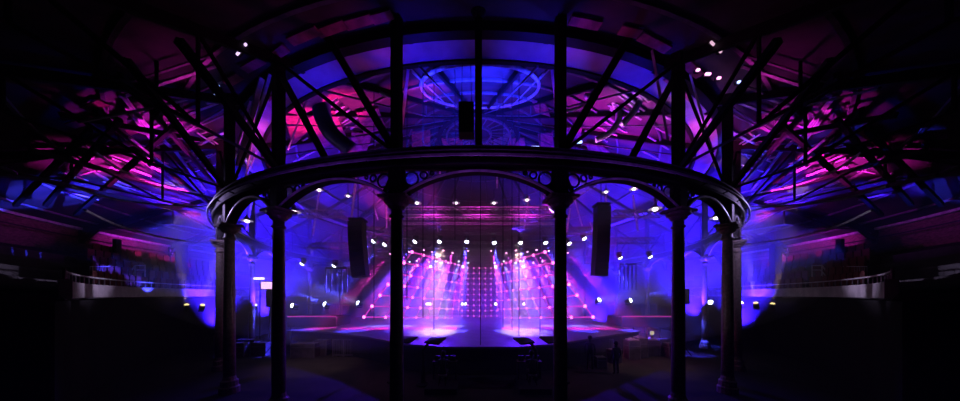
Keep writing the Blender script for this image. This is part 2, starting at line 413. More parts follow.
# long curved blue-lit rods
RODS = [[(95, 152), (125, 172), (165, 186), (205, 194)], [(85, 210), (120, 226), (165, 238), (222, 246)], [(70, 186), (120, 200), (180, 206), (222, 206)], [(130, 138), (165, 165), (190, 178)]]
for i, pts in enumerate(RODS):
    for s in (-1, 1):
        q = [P(x if s < 0 else 2*CX-x, y, 10+6*k/(len(pts)-1)) for k, (x, y) in enumerate(pts)]
        # smooth by subdivision
        sm = []
        for k in range(len(q)-1):
            p0, p1, p2, p3 = q[max(k-1, 0)], q[k], q[k+1], q[min(k+2, len(q)-1)]
            for t in range(6):
                t /= 6; sm.append(.5*((2*p1)+(p2-p0)*t+(2*p0-5*p1+4*p2-p3)*t*t+(3*p1-p0-3*p2+p3)*t**3))
        sm.append(q[-1])
        o = MB().tube(sm, .05, 6).build('curved_tie_rod', MID if i in (1, 2) else PALE)
        props(o, ['bowed rod above the middle of the %s outer roof', 'long low bowed rod just above the %s gallery wall', 'shallow bowed rod ending at the %s rim of the ring', 'short bowed rod nearest the pale struts, %s roof'][i] % SIDE[s], 'tie rod', kind='thing')

# ------------------------------------------------------------------ inner roof furniture
# pale hoop tube under the roof slope
def circ_under_roof(px0, px1, py0, py1, n=48, dz=.35):
    """a round hoop whose plane follows the near roof slope"""
    a = roof_hit((px0+px1)/2, py0, dz); b = roof_hit((px0+px1)/2, py1, dz)
    c = (a+b)/2; ax = (b-a)/2
    p = c.y-EYE.y; rx = (px1-px0)/2/K*p*.98
    return [c+Vector((rx*math.cos(2*math.pi*i/n), 0, 0))+ax*math.sin(2*math.pi*i/n) for i in range(n)]
g = MB(); ring = circ_under_roof(423, 537, 63, 108, 48, 1.3)
g.tube(ring, .085, 8, closed=True)
props(g.build('pale_hoop', PALE, smooth=True), 'large pale hoop under the centre of the roof', 'hoop', kind='thing')
rc = sum(ring, Vector())/len(ring)
for i, (a, b) in enumerate((((423, 82), (405, 62)), ((448, 106), (412, 72)), ((512, 106), (545, 72)), ((537, 82), (556, 62)))):
    o = MB().tube([roof_hit(*a, .4), roof_hit(*b, .2)], .035, 6).build('hoop_stay', PALE)
    props(o, ['upper left', 'lower left', 'lower right', 'upper right'][i]+' thin stay holding the pale hoop', 'stay', kind='thing')
m = MB()
# inner rakers lit pink
RK = [((411, 42), (399, 150), .11), ((404, 44), (394, 150), .06), ((549, 42), (560, 140), .1), ((262, 78), (238, 166), .16), ((270, 74), (246, 158), .1), ((252, 96), (236, 150), .07),
      ((254, 130), (246, 176), .07), ((308, 96), (288, 150), .06), ((690, 74), (712, 150), .06), ((652, 50), (668, 140), .07), ((262, 140), (240, 190), .09)]
for i, (a, b, w_) in enumerate(RK):
    if 390 < a[0] < 560: pa, pb = P(*a, 9.4), P(*b, 10.2)
    else:
        pa = roof_hit(*a, .3); pb = P(*b, pa.y-EYE.y+.8)

    o = MB().bar(pa, pb, w_, w_*.6).build('raker_strut', PALE)
    props(o, ['bright pink-lit raker just right of the nearest left post', 'thin twin of the bright pink raker by the nearest left post', 'pink-lit raker just left of the nearest right post', 'broad bright raker sweeping down at the left of the roof', 'twin raker beside the broad left one',
              'short raker on the outer side of the broad left pair', 'short low raker at the left bend of the ring', 'thin raker between the red lit boards on the left', 'thin raker at the right bend of the roof', 'raker near the top of the second right post', 'low slanting raker just over the left ring rim'][i], 'raker', kind='thing')
# curved ducts
def arc_px(pts, d0, d1, r, name, mt, lab, cat, n=8):
    q = [P(x, y, d0+(d1-d0)*k/(len(pts)-1)) for k, (x, y) in enumerate(pts)]; sm = []
    for k in range(len(q)-1):
        p0, p1, p2, p3 = q[max(k-1, 0)], q[k], q[k+1], q[min(k+2, len(q)-1)]
        for t in range(6):
            t /= 6; sm.append(.5*((2*p1)+(p2-p0)*t+(2*p0-5*p1+4*p2-p3)*t*t+(3*p1-p0-3*p2+p3)*t**3))
    sm.append(q[-1])
    return props(MB().tube(sm, r, n).build(name, mt, smooth=True), lab, cat, kind='thing')
arc_px([(595, 54), (618, 62), (633, 78), (640, 92), (636, 108), (622, 125)], 12.5, 13.5, .16, 'curved_duct', PALE, 'outer bright crescent duct bending down on the right of the roof', 'duct')
arc_px([(586, 96), (604, 92), (617, 106), (618, 122), (608, 134), (596, 140)], 14, 15, .17, 'curved_duct', PALE, 'inner violet crescent duct on the right of the roof', 'duct')
arc_px([(562, 112), (578, 108), (590, 100), (597, 88)], 14, 14, .09, 'curved_duct', PALE, 'thin blue curved pipe left of the crescent ducts', 'duct')
arc_px([(372, 62), (345, 68), (326, 88), (322, 112), (332, 134), (352, 150)], 12.5, 14, .42, 'curved_duct', DUCT, 'thick dark blue curved duct between the red boards on the left', 'duct')
arc_px([(400, 100), (380, 92), (370, 78), (376, 66)], 13, 14, .09, 'curved_duct', PALE, 'thin blue curved pipe left of the nearest left post', 'duct')
# roof panels with the red light on them painted into their colour
RED = mat('red_lit_boarding', (.6, .14, .24), .7, col2=(.25, .05, .1), scale=2.5, bump=.3)
PAN = [((296, 84), (330, 66), (338, 96), (306, 112)), ((284, 112), (300, 100), (310, 128), (292, 146)), ((304, 118), (334, 110), (346, 136), (318, 150)), ((330, 78), (352, 70), (356, 92), (338, 98)), ((356, 112), (378, 108), (386, 128), (364, 134)),
       ((352, 132), (372, 134), (366, 152), (350, 154)), ((356, 60), (372, 56), (376, 66), (362, 72)), ((412, 132), (430, 130), (430, 148), (412, 150)), ((440, 138), (462, 138), (464, 152), (440, 152)), ((508, 138), (524, 138), (526, 152), (506, 152)),
       ((538, 134), (552, 132), (554, 148), (540, 148)), ((566, 126), (582, 128), (580, 138), (568, 138)), ((586, 144), (602, 146), (612, 154), (590, 154)), ((654, 80), (668, 78), (676, 92), (662, 98)), ((678, 94), (688, 92), (694, 108), (682, 112)),
       ((532, 100), (546, 104), (550, 116), (536, 112)), ((268, 96), (282, 92), (286, 104), (270, 110))]
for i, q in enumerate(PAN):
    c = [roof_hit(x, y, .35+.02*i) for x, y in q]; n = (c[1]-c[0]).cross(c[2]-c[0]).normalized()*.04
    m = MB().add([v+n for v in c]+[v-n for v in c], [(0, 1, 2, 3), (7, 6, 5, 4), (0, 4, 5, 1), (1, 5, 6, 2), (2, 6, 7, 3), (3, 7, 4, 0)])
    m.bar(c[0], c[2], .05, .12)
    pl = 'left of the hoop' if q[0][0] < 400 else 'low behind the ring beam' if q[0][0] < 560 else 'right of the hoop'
    props(m.build('red_lit_panel', RED), 'painted red-lit panel under the inner roof, %s, %s of them' % (pl, ORD[[j for j, r in enumerate(PAN) if (r[0][0] < 400) == (q[0][0] < 400) and (r[0][0] < 560) == (q[0][0] < 560)].index(i)]), 'lit_panel', 'painted red-lit panels', kind='thing')
for s in (-1, 1):
    L = []
    for k in range(9): L.append(((566+9*k, 150-9*k), (596+8*k, 158-7*k)))
    for k in range(7): L.append(((600+8*k, 118-8*k), (630+6*k, 134-7*k)))
    for k in range(5): L.append(((640+7*k, 150-12*k), (664+6*k, 162-12*k)))
    for i, (a, b) in enumerate(L):
        if s < 0: a, b = (2*CX-a[0], a[1]), (2*CX-b[0], b[1])
        a = (a[0]+random.uniform(-3, 3), a[1]+random.uniform(-2, 2)); f = random.uniform(.45, 1); b = (a[0]+(b[0]-a[0])*f, a[1]+(b[1]-a[1])*f)
        batten([a, b], .09, PALE, 'short pale batten under the inner roof, %s of the lantern' % SIDE[s], 'roof_batten', .3, grp='pale battens of the inner roof, %s' % SIDE[s])
# boards with their red light painted in, outside the girder (between the girder and the outer roof)
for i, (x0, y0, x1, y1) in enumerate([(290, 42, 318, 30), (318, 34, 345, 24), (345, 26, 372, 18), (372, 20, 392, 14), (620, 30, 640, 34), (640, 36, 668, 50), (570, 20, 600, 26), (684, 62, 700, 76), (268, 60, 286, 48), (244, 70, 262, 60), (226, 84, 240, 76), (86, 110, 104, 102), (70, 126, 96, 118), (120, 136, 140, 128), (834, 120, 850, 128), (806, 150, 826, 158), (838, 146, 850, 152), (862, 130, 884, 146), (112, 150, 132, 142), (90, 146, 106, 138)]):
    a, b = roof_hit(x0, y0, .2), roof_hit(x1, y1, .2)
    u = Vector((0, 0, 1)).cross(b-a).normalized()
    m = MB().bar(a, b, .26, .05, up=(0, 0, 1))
    props(m.build('roof_board', RED), 'painted red-lit board showing between the dark purlins of the outer roof, %s' % ('left half' if x0 < CX else 'right half'), 'roof board', 'red boards of the outer roof, %s half' % ('left' if x0 < CX else 'right'), kind='thing')

# black speaker hung over the ring beam
c = P(466.5, 121, 9.5); p = 9.5/K
g = root('hanging_loudspeaker', c, 'small black loudspeaker hung on wires above the ring beam, left of the centre post', 'loudspeaker', kind='thing')
MB().box(c, 15*p, .45, 30*p).build('cabinet', BLACK, g)
MB().box(c+V(0, -.235, 0), 12.5*p, .03, 27*p).build('grille', CLOTH, g)
m = MB()
for s in (-1, 1): m.tube([c+V(s*5*p, 0, 15*p), c+V(s*3*p, 0, 120*p)], .012, 5)
m.build('suspension_wire', BLACK, g)
MB().box(c+V(0, 0, 15.8*p), 14*p, .2, .07).build('fly_bracket', IRON, g)

# long vertical cables
for i, (x, yt, yb, d) in enumerate([(407, 46, 300, 11), (423, 40, 318, 12), (434, 40, 330, 12.5), (480.5, 165, 345, 12), (503, 40, 328, 12.5), (512, 40, 330, 13), (519, 120, 336, 12), (455, 40, 240, 12), (540, 60, 335, 14), (374, 170, 320, 13)]):
    a = roof_hit(x, max(yt, 40), .1) if yt < 100 else P(x, yt, d)
    top = P(x, yt, d)
    zt = zroof(math.hypot(top.x, top.y))-.1
    a = Vector((top.x, top.y, zt)); b = P(x, yb, d)
    o = MB().tube([a, b], .018, 5).build('hoist_cable', BLACK)
    props(o, '%s thin black cable from the left hanging down in front of the stage' % ORD[[407, 423, 434, 455, 480.5, 503, 512, 519, 540].index(x)] if x != 374 else 'thin black cable hanging in front of the left light net', 'cable', kind='thing')

# ------------------------------------------------------------------ pendant work lamps
def lamp(px, py, d, s, lab, grp='pendant work lamps'):
    c = P(px, py, d)
    g = root('pendant_lamp', c, lab, 'lamp', grp, kind='thing')
    sh = MB().lathe([(.02*s, .34*s), (.07*s, .3*s), (.1*s, .14*s), (.26*s, .04*s), (.3*s, 0)], c, 14, caps=False).build('shade', PALE, g)
    MB().ball(c+V(0, 0, -.01), .12*s, 6, .7).build('bulb', glow('work_bulb', (1, .8, 1), 4), sh)
    MB().tube([c+V(0, 0, .33*s), c+V(0, 0, 1.1*s)], .02, 5).build('cord', IRON, g)
for a in [(294, 212, 9.6, .8, 'white pendant lamp beside the second left column capital'), (655, 209, 9.6, .8, 'white pendant lamp beside the second right column capital'), (247, 221, 13, .9, 'small pendant lamp over the left bend of the ring'), (716, 218, 13, .9, 'small pendant lamp over the right bend of the ring'),
          (417, 203, 16, .9, 'first pendant lamp from the left under the central arch'), (456, 203, 17, .8, 'second pendant lamp from the left under the central arch'), (494, 203, 17, .8, 'third pendant lamp from the left under the central arch'), (527, 200, 16, .8, 'fourth pendant lamp from the left under the central arch'),
          (606, 192, 15, .7, 'pendant lamp under the top of the right hand arch beside the central one'), (634, 189, 15, .9, 'pendant lamp right of the line array under the right arch'), (319, 190, 15, .8, 'pendant lamp under the left arch beside the central one'), (348, 196, 16, .7, 'pendant lamp right of the other under the left arch')]: lamp(*a)
# leaning pale hangers seen through the arches
HG = [((320, 186), (313, 236), .07), ((356, 178), (349, 240), .09), ((300, 205), (308, 214), .06), ((440, 172), (440, 180), .1), ((529, 196), (524, 230), .08), ((386, 205), (387, 228), .09), ((633, 195), (638, 232), .08), ((606, 195), (606, 238), .07), ((497, 172), (497, 188), .09), ((428, 165), (426, 176), .09),
      ((570, 208), (567, 232), .09), ((575, 200), (582, 226), .07), ((237, 195), (233, 222), .12), ((660, 198), (652, 214), .07), ((590, 222), (600, 250), .06), ((374, 205), (378, 220), .07), ((252, 200), (246, 232), .08), ((436, 210), (438, 232), .06)]
for i, (a, b, w_) in enumerate(HG):
    o = MB().bar(P(*a, 19), P(*b, 20), w_*1.3).build('truss_hanger', PALE)
    props(o, 'pink lit leaning hanger seen through the %s arch, %s of its kind from the left' % ('central' if 400 < a[0] < 556 else 'left' if a[0] < 400 else 'right', ORD[sorted([h[0][0] for h in HG if (400 < h[0][0] < 556) == (400 < a[0] < 556) and (h[0][0] < 400) == (a[0] < 400)]).index(a[0])]), 'hanger', kind='thing')

# ------------------------------------------------------------------ lighting trusses
def truss(a, b, s, name, lab, mt=PALE, r=.035):
    a, b = Vector(a), Vector(b); d = (b-a); L = d.length; d.normalize(); n = Vector((-d.y, d.x, 0)).normalized()
    g = root(name, (a+b)/2, lab, 'truss', kind='thing')
    off = [n*s/2+V(0, 0, s/2), n*-s/2+V(0, 0, s/2), n*s/2-V(0, 0, s/2), n*-s/2-V(0, 0, s/2)]
    m = MB()
    for o_ in off: m.tube([a+o_, b+o_], r, 6)
    m.build('main_tube', mt, g)
    m = MB(); k = max(2, int(L/s))
    for i in range(k):
        p, q = a+d*L*i/k, a+d*L*(i+1)/k
        for u, v in ((0, 2), (1, 3), (0, 1)): m.bar(p+off[u], q+off[v] if i % 2 else q+off[v], r)
    m.build('lacing', MID, g)
    return g
def Z(py, d): return EYE.z+(HY-py)/K*d
def row(py, d, x0, x1): return P(x0, py, d), P(x1, py, d)
truss(*row(212, 17, 402, 555), .5, 'lighting_truss', 'front lighting truss with bright pink tubes under the central arch', PALE, .04)
truss(*row(221, 19, 395, 562), .4, 'lighting_truss', 'second lighting truss just below the pink front one', PALE)
truss(*row(231, 20.5, 360, 600), .45, 'lighting_truss', 'third lighting truss, directly over the row of blue lamps', MID)
truss(*row(245, 24, 372, 585), .5, 'lighting_truss', 'rear lighting truss carrying the pink beam lamps', MID)
truss(*row(214, 18, 296, 345), .4, 'lighting_truss', 'short side truss through the left arch', MID)
truss(*row(214, 18, 612, 662), .4, 'lighting_truss', 'short side truss through the right arch', MID)
truss(*row(246, 21, 300, 350), .4, 'lighting_truss', 'low side truss over the blue lamps on the left', MID)
truss(*row(241, 21, 610, 656), .4, 'lighting_truss', 'low side truss over the blue lamps on the right', MID)
for i, (x, y) in enumerate([(400, 172), (420, 170), (460, 170), (508, 170), (540, 172)]):
    pass
# line arrays
def line_array(px0, pts, d, wpx, lab):
    sc_ = d/K; top = P(px0, pts[0][1], d)
    g = root('line_array', top, lab, 'line array', kind='thing')
    n = 12; q = []
    for i in range(n):
        t = i/(n-1); x = pts[0][0]+(pts[1][0]-pts[0][0])*t**1.8; y = pts[0][1]+(pts[1][1]-pts[0][1])*t
        q.append(P(x, y, d))
    for i in range(n-1):
        c = (q[i]+q[i+1])/2; h = (q[i]-q[i+1]).length*.96; tilt = .25*(i/n)
        dirv = (q[i]-q[i+1]).normalized()
        m = MB().bar(c-dirv*h/2, c+dirv*h/2, wpx*sc_, .6, up=(0, -1, 0)); m.build('loudspeaker_box', BLACK, g)
    MB().box(top+V(0, 0, .1), wpx*sc_, .7, .12).build('fly_frame', IRON, g)
    MB().tube([top+V(0, 0, .1), top+V(0, 0, 3.2)], .025, 5).build('hoist_chain', IRON, g)
line_array(358, ((357, 222), (361, 277)), 15, 14, 'curved black line array hanging left of the stage')
line_array(601, ((602, 207), (599, 276)), 15, 13, 'curved black line array hanging right of the stage')
# smaller dark cluster above each
# side stacks with vertical pipes (small bar arrays at far sides)
for s, x0, x1, y0, y1 in ((-1, 326, 347, 268, 292), (1, 620, 636, 264, 290)):
    g = root('pipe_rack', P((x0+x1)/2, y1, 20), 'hanging rack of upright tubes at the %s side of the stage' % SIDE[s], 'pipe rack', kind='thing')
    for k in range(5):
        x = x0+(x1-x0)*k/4; MB().tube([P(x, y0, 20), P(x, y1, 20)], .05, 6).build('upright_tube', MID, g)
    MB().tube([P(x0, y0, 20), P(x1, y0, 20)], .06, 6).build('top_rail', IRON, g)

# ------------------------------------------------------------------ stage
st = root('stage', (0, -3, 0), 'wide raised stage with a pale floor and curved black front', 'stage', kind='thing')
prof = [(290, 330.5), (330, 332), (370, 337), (400, 343), (440, 349), (480, 351), (520, 349), (560, 343), (590, 338), (615, 334), (640, 331)]
ZD = 1.45
def on_deck(px, py, z=ZD): return P(px, py, (EYE.z-z)*K/(py-HY))
fr = [on_deck(x, y) for x, y in prof]
for v in fr: v.y = max(v.y, -12.6)
bk = [Vector((v.x*1.02, 8, ZD)) for v in fr]
m = MB(); n = len(fr)
m.add(fr+bk+[v-V(0, 0, .12) for v in fr]+[v-V(0, 0, .12) for v in bk], [(i, i+1, n+i+1, n+i) for i in range(n-1)]+[(2*n+i, 3*n+i, 3*n+i+1, 2*n+i+1) for i in range(n-1)]+[(i, 2*n+i, 2*n+i+1, i+1) for i in range(n-1)])
m.build('deck', DECK, st)
m = MB(); f2 = [v+V(0, .15, -.12) for v in fr]
m.add(f2+[Vector((v.x, v.y, 0.02)) for v in f2], [(i, i+1, n+i+1, n+i) for i in range(n-1)])
m.build('fascia', CLOTH, st)
m = MB()
for v, v2 in zip(fr, fr[1:]): m.bar(v+V(0, -.02, -.03), v2+V(0, -.02, -.03), .05)
m.build('edge_trim', MID, st)
# shallow white thrust platform pieces
for i, (x0, x1, y) in enumerate(((402, 452, 324), (452, 508, 324), (512, 556, 324))):
    pass
# side platforms with pink LED edge
for s, x0, x1 in ((-1, 288, 336), (1, 622, 676)):
    a, b = P(x0, 316.5, 21), P(x1, 316.5, 21)
    g = root('side_platform', ((a+b)/2)*1, 'dark side platform edged with a thin pink light line, %s of the stage' % SIDE[s], 'platform', kind='thing')
    c = (a+b)/2; MB().box(c+V(0, 1.2, -.45), (b-a).length, 2.4, .8).build('deck', CLOTH, g)
    MB().bar(a+V(0, -.04, 0), b+V(0, -.04, 0), .07).build('light_line', glow('pink_line', (1, .05, .5), .6), g)
    m = MB()
    for k in range(7):
        x = a+(b-a)*k/6; m.bar(x+V(0, 2.3, 0), x+V(0, 2.3, .9), .04)
    m.bar(a+V(0, 2.3, .9), b+V(0, 2.3, .9), .05); m.build('guard_rail', MID, g)
    m = MB()
    for k in range(5):
        x = a+(b-a)*k/4; m.bar(Vector((x.x, x.y+.3, 0)), Vector((x.x, x.y+.3, x.z-.8)), .08)
    m.build('leg_frame', IRON, g)
# black masking behind
m = MB(); NB = 60
pts = [Vector((-11.5+23*i/NB, 10+.15*math.sin(i*1.7), 0)) for i in range(NB+1)]
m.add(pts+[p+V(0, 0, 8.5) for p in pts]+[p+V(0, .05, 0) for p in pts]+[p+V(0, .05, 8.5) for p in pts], [(i, i+1, NB+2+i, NB+1+i) for i in range(NB)]+[(2*NB+2+i, 3*NB+3+i, 3*NB+4+i, 2*NB+3+i) for i in range(NB)])
props(m.build('backdrop_curtain', CLOTH), 'tall black pleated curtain hung across the back of the stage', 'curtain', kind='thing')

# LED net wings and centre
NODE = glow('net_node', (1, .12, .55), 6); STRIP = glow('net_strip', (.85, .05, .6), .9)
def net(A, B, C, D, nu, nv, rn, w0, lab):
    """A near-bottom, B far-bottom, C far-top, D near-top"""
    g = root('light_net', (A+B+C+D)/4, lab, 'light net', kind='thing')
    def S(u, v): return A.lerp(B, u).lerp(D.lerp(C, u), v)
    m = MB(); mn = MB(); nrm = (B-A).cross(D-A).normalized()
    for i in range(nu+1):
        for j in range(nv+1):
            u, v = i/nu, j/nv
            mn.ball(S(u, v), rn, 5)
            if i < nu: m.bar(S(u, v), S((i+1)/nu, v), w0, .02, up=nrm)
            if j < nv: m.bar(S(u, v), S(u, (j+1)/nv), w0, .02, up=nrm)
    m.build('light_strips', STRIP, g); o = mn.build('lamp_nodes', NODE, g); o['kind'] = 'stuff'
for s in (-1, 1):
    def X(x): return x if s < 0 else 2*CX-x
    net(P(X(364), 317, 15), P(X(458), 318, 31), P(X(462), 266, 31), P(X(412), 252, 15), 8, 6, .09, .08, 'wing of pink dotted light net splayed toward the hall, %s of the stage' % SIDE[s])
net(P(462, 316, 31), P(497, 316, 31), P(497, 268, 31), P(462, 268, 31), 6, 9, .075, .05, 'small flat pink dotted light net at the far centre of the stage')

# ------------------------------------------------------------------ moving head lamps
def fixture(loc, target, col, power, ang, lab, grp, lens_r=.13, lens_c=(.8, .8, 1), lens_s=12, body=.16, blend=.35, hang=True, cat='stage light', sz=.06):
    loc, target = Vector(loc), Vector(target)
    g = root('stage_light', loc, lab, cat, grp, kind='thing')
    q = (target-loc).to_track_quat('-Z', 'Y'); M = q.to_matrix()
    hd = MB().lathe([(body*.5, body*1.6), (body*.9, body*1.3), (body, 0), (lens_r*1.08, -body*.9), (lens_r*1.08, -body)], loc, 12, M=M).build('head', BLACK, g)
    prof = [(lens_r*math.cos(t*math.pi/8), -body-lens_r*.75*math.sin(t*math.pi/8)) for t in range(5)]
    prof[-1] = (.002, prof[-1][1])
    key = 'lens_%d_%d_%d_%d' % tuple(int(c*99) for c in (*lens_c, lens_s))
    MB().lathe(prof, loc, 12, M=M).build('lens', glow(key, lens_c, lens_s), hd)
    up = 1 if hang else -1
    m = MB()
    for sx in (-1, 1): m.bar(loc+V(sx*body*1.15, 0, 0), loc+V(sx*body*1.15, 0, up*body*1.8), .04, .07)
    m.box(loc+V(0, 0, up*body*1.9), body*2.4, body*1.3, body*.5); m.build('yoke', BLACK, g)
    d = (target-loc).normalized()
    if power: spot(loc+d*(body+lens_r*.8+.06), target, col, power, ang, blend, sz, g)
    return g
# six (plus outer) blue-white lamps in the top row, shining down and outward
TOP = [(375, 240), (386, 243), (416, 240), (440, 240), (467, 240), (494, 241), (520, 241), (545, 241), (568, 242), (583, 237)]
tgt = [-14, -12, -9, -6, -1.5, 1.5, 2, 5, 9, 11]
for i, (x, y) in enumerate(TOP):
    a = P(x, y, 21.5)
    fixture(a, Vector((a.x+tgt[i]*.45, a.y-3, 1)), (.05, .04, 1), 50000, 14, ORD[i]+' lamp from the left in the upper row of blue-white lamps over the stage', 'upper row of stage lamps', .17, (.75, .8, 1), 14)
# pink heads
PK = [(391, 253), (410, 251), (424, 249), (432.5, 251), (444, 249.5), (453, 252), (468, 250), (491, 250), (506, 252), (515.5, 249.5), (527, 251), (536, 249), (548, 250), (567, 252)]
for i, (x, y) in enumerate(PK):
    a = P(x, y, 24.5); off = (x-CX)/85*2.6
    fixture(a, Vector((a.x+off*1.1+math.copysign(.9, off), a.y-4.5, 1.4)), (1, .03, .6), 30000, 12, ORD[i]+' pink beam lamp from the left in the rear row over the stage', 'pink beam lamps over the stage', .07, (1, .3, .7), 10, .12)
WH = [(410, 261), (417.5, 260), (429.5, 261), (436.5, 260.5), (448.5, 262), (459, 260.5), (468, 262), (494.5, 262), (503.5, 260.5), (515, 262), (523, 260.5), (533, 262), (542, 260.5), (555, 262)]
for i, (x, y) in enumerate(WH):
    a = P(x, y, 26.5); off = (x-CX)/80*1.6+math.copysign(.6, x-CX)
    fixture(a, Vector((a.x+off, a.y-5, 1.4)), (.24, .2, 1), 46000 if i in (1, 3, 5, 8, 10, 12) else 26000, 10, ORD[i]+' pale beam lamp from the left in the lowest row over the stage', 'pale beam lamps over the stage', .07, (.8, .8, 1), 10, .12)
# small lamps on the net
for i, (x, y, d) in enumerate([(431, 267, 27), (463, 267, 27), (495.5, 267, 27), (523, 267, 27), (427.5, 304, 27), (430, 304, 26.9), (462.5, 304, 27), (465.5, 304, 26.9), (495.5, 304, 27), (523.5, 304, 27)]):
    a = P(x, y, d)
    fixture(a, a+V((x-CX)*.02, -6, .5), (.5, .4, 1), 0, 40, '%s small white lamp from the left in the %s row behind the light net' % (ORD[i if i < 4 else i-4], 'upper' if i < 4 else 'lower'), 'small lamps behind the net', .13, (1, .95, 1), 10, .12)
# side blue-white lamps: (px,py,d, direction dx,dz)
SB = [(303.5, 262, 20, -5, -6, 450), (335.5, 264, 20, -5, -6, 450), (295, 306, 19, -6, 2, 500), (327, 305, 19.5, -9, 5, 1300), (360, 304, 20, -9, 5, 1300), (255, 306, 20, 7, 7, 300), (619, 256, 20, 4, -6, 400), (649, 255, 20, 4, -6, 500), (597.5, 301, 20, 4, 4, 400), (628, 301, 19.5, 7, 3, 900), (711, 303, 20, -8, 4, 900), (742, 304, 20, -5, 7, 300)]
names = ['higher of the two blue lamps left of the left line array, nearer the column', 'blue lamp just left of the left line array', 'low floor lamp right beside the second left column', 'low floor lamp in the middle of the left arch', 'low floor lamp beside the left end of the light net', 'tiny floor lamp among the left columns', 'blue lamp just right of the right line array', 'blue lamp left of the second right column',
         'low lamp beside the right end of the light net', 'low floor lamp in the middle of the right arch', 'floor lamp between the far right columns', 'floor lamp right of the last right column']
for i, (x, y, d, dx, dz, pw) in enumerate(SB):
    a = P(x, y, d)
    fixture(a, a+V(dx, -5 if dz > 0 else 0, dz), (.04, .05, 1), pw*34, 14, names[i], 'side stage lamps', .16 if pw > 350 else .08, (.7, .8, 1), 14, .14, hang=y < 290)
for i, (x, y, dx, dz) in enumerate([(187, 307, .5, 8), (202, 307, 4, 8), (756, 305, -3, 8), (772, 306, 0, 8)]):
    a = P(x, y, 17.6)
    fixture(a, a+V(dx, -1.5, dz), (1, .6, .14), 7000, 11, 'warm yellow uplighter on the floor, %s' % ['outer of the left pair', 'inner of the left pair', 'inner of the right pair', 'outer of the right pair'][i], 'warm yellow uplighters', .13, (1, .72, .3), 1.6, .14, hang=False)

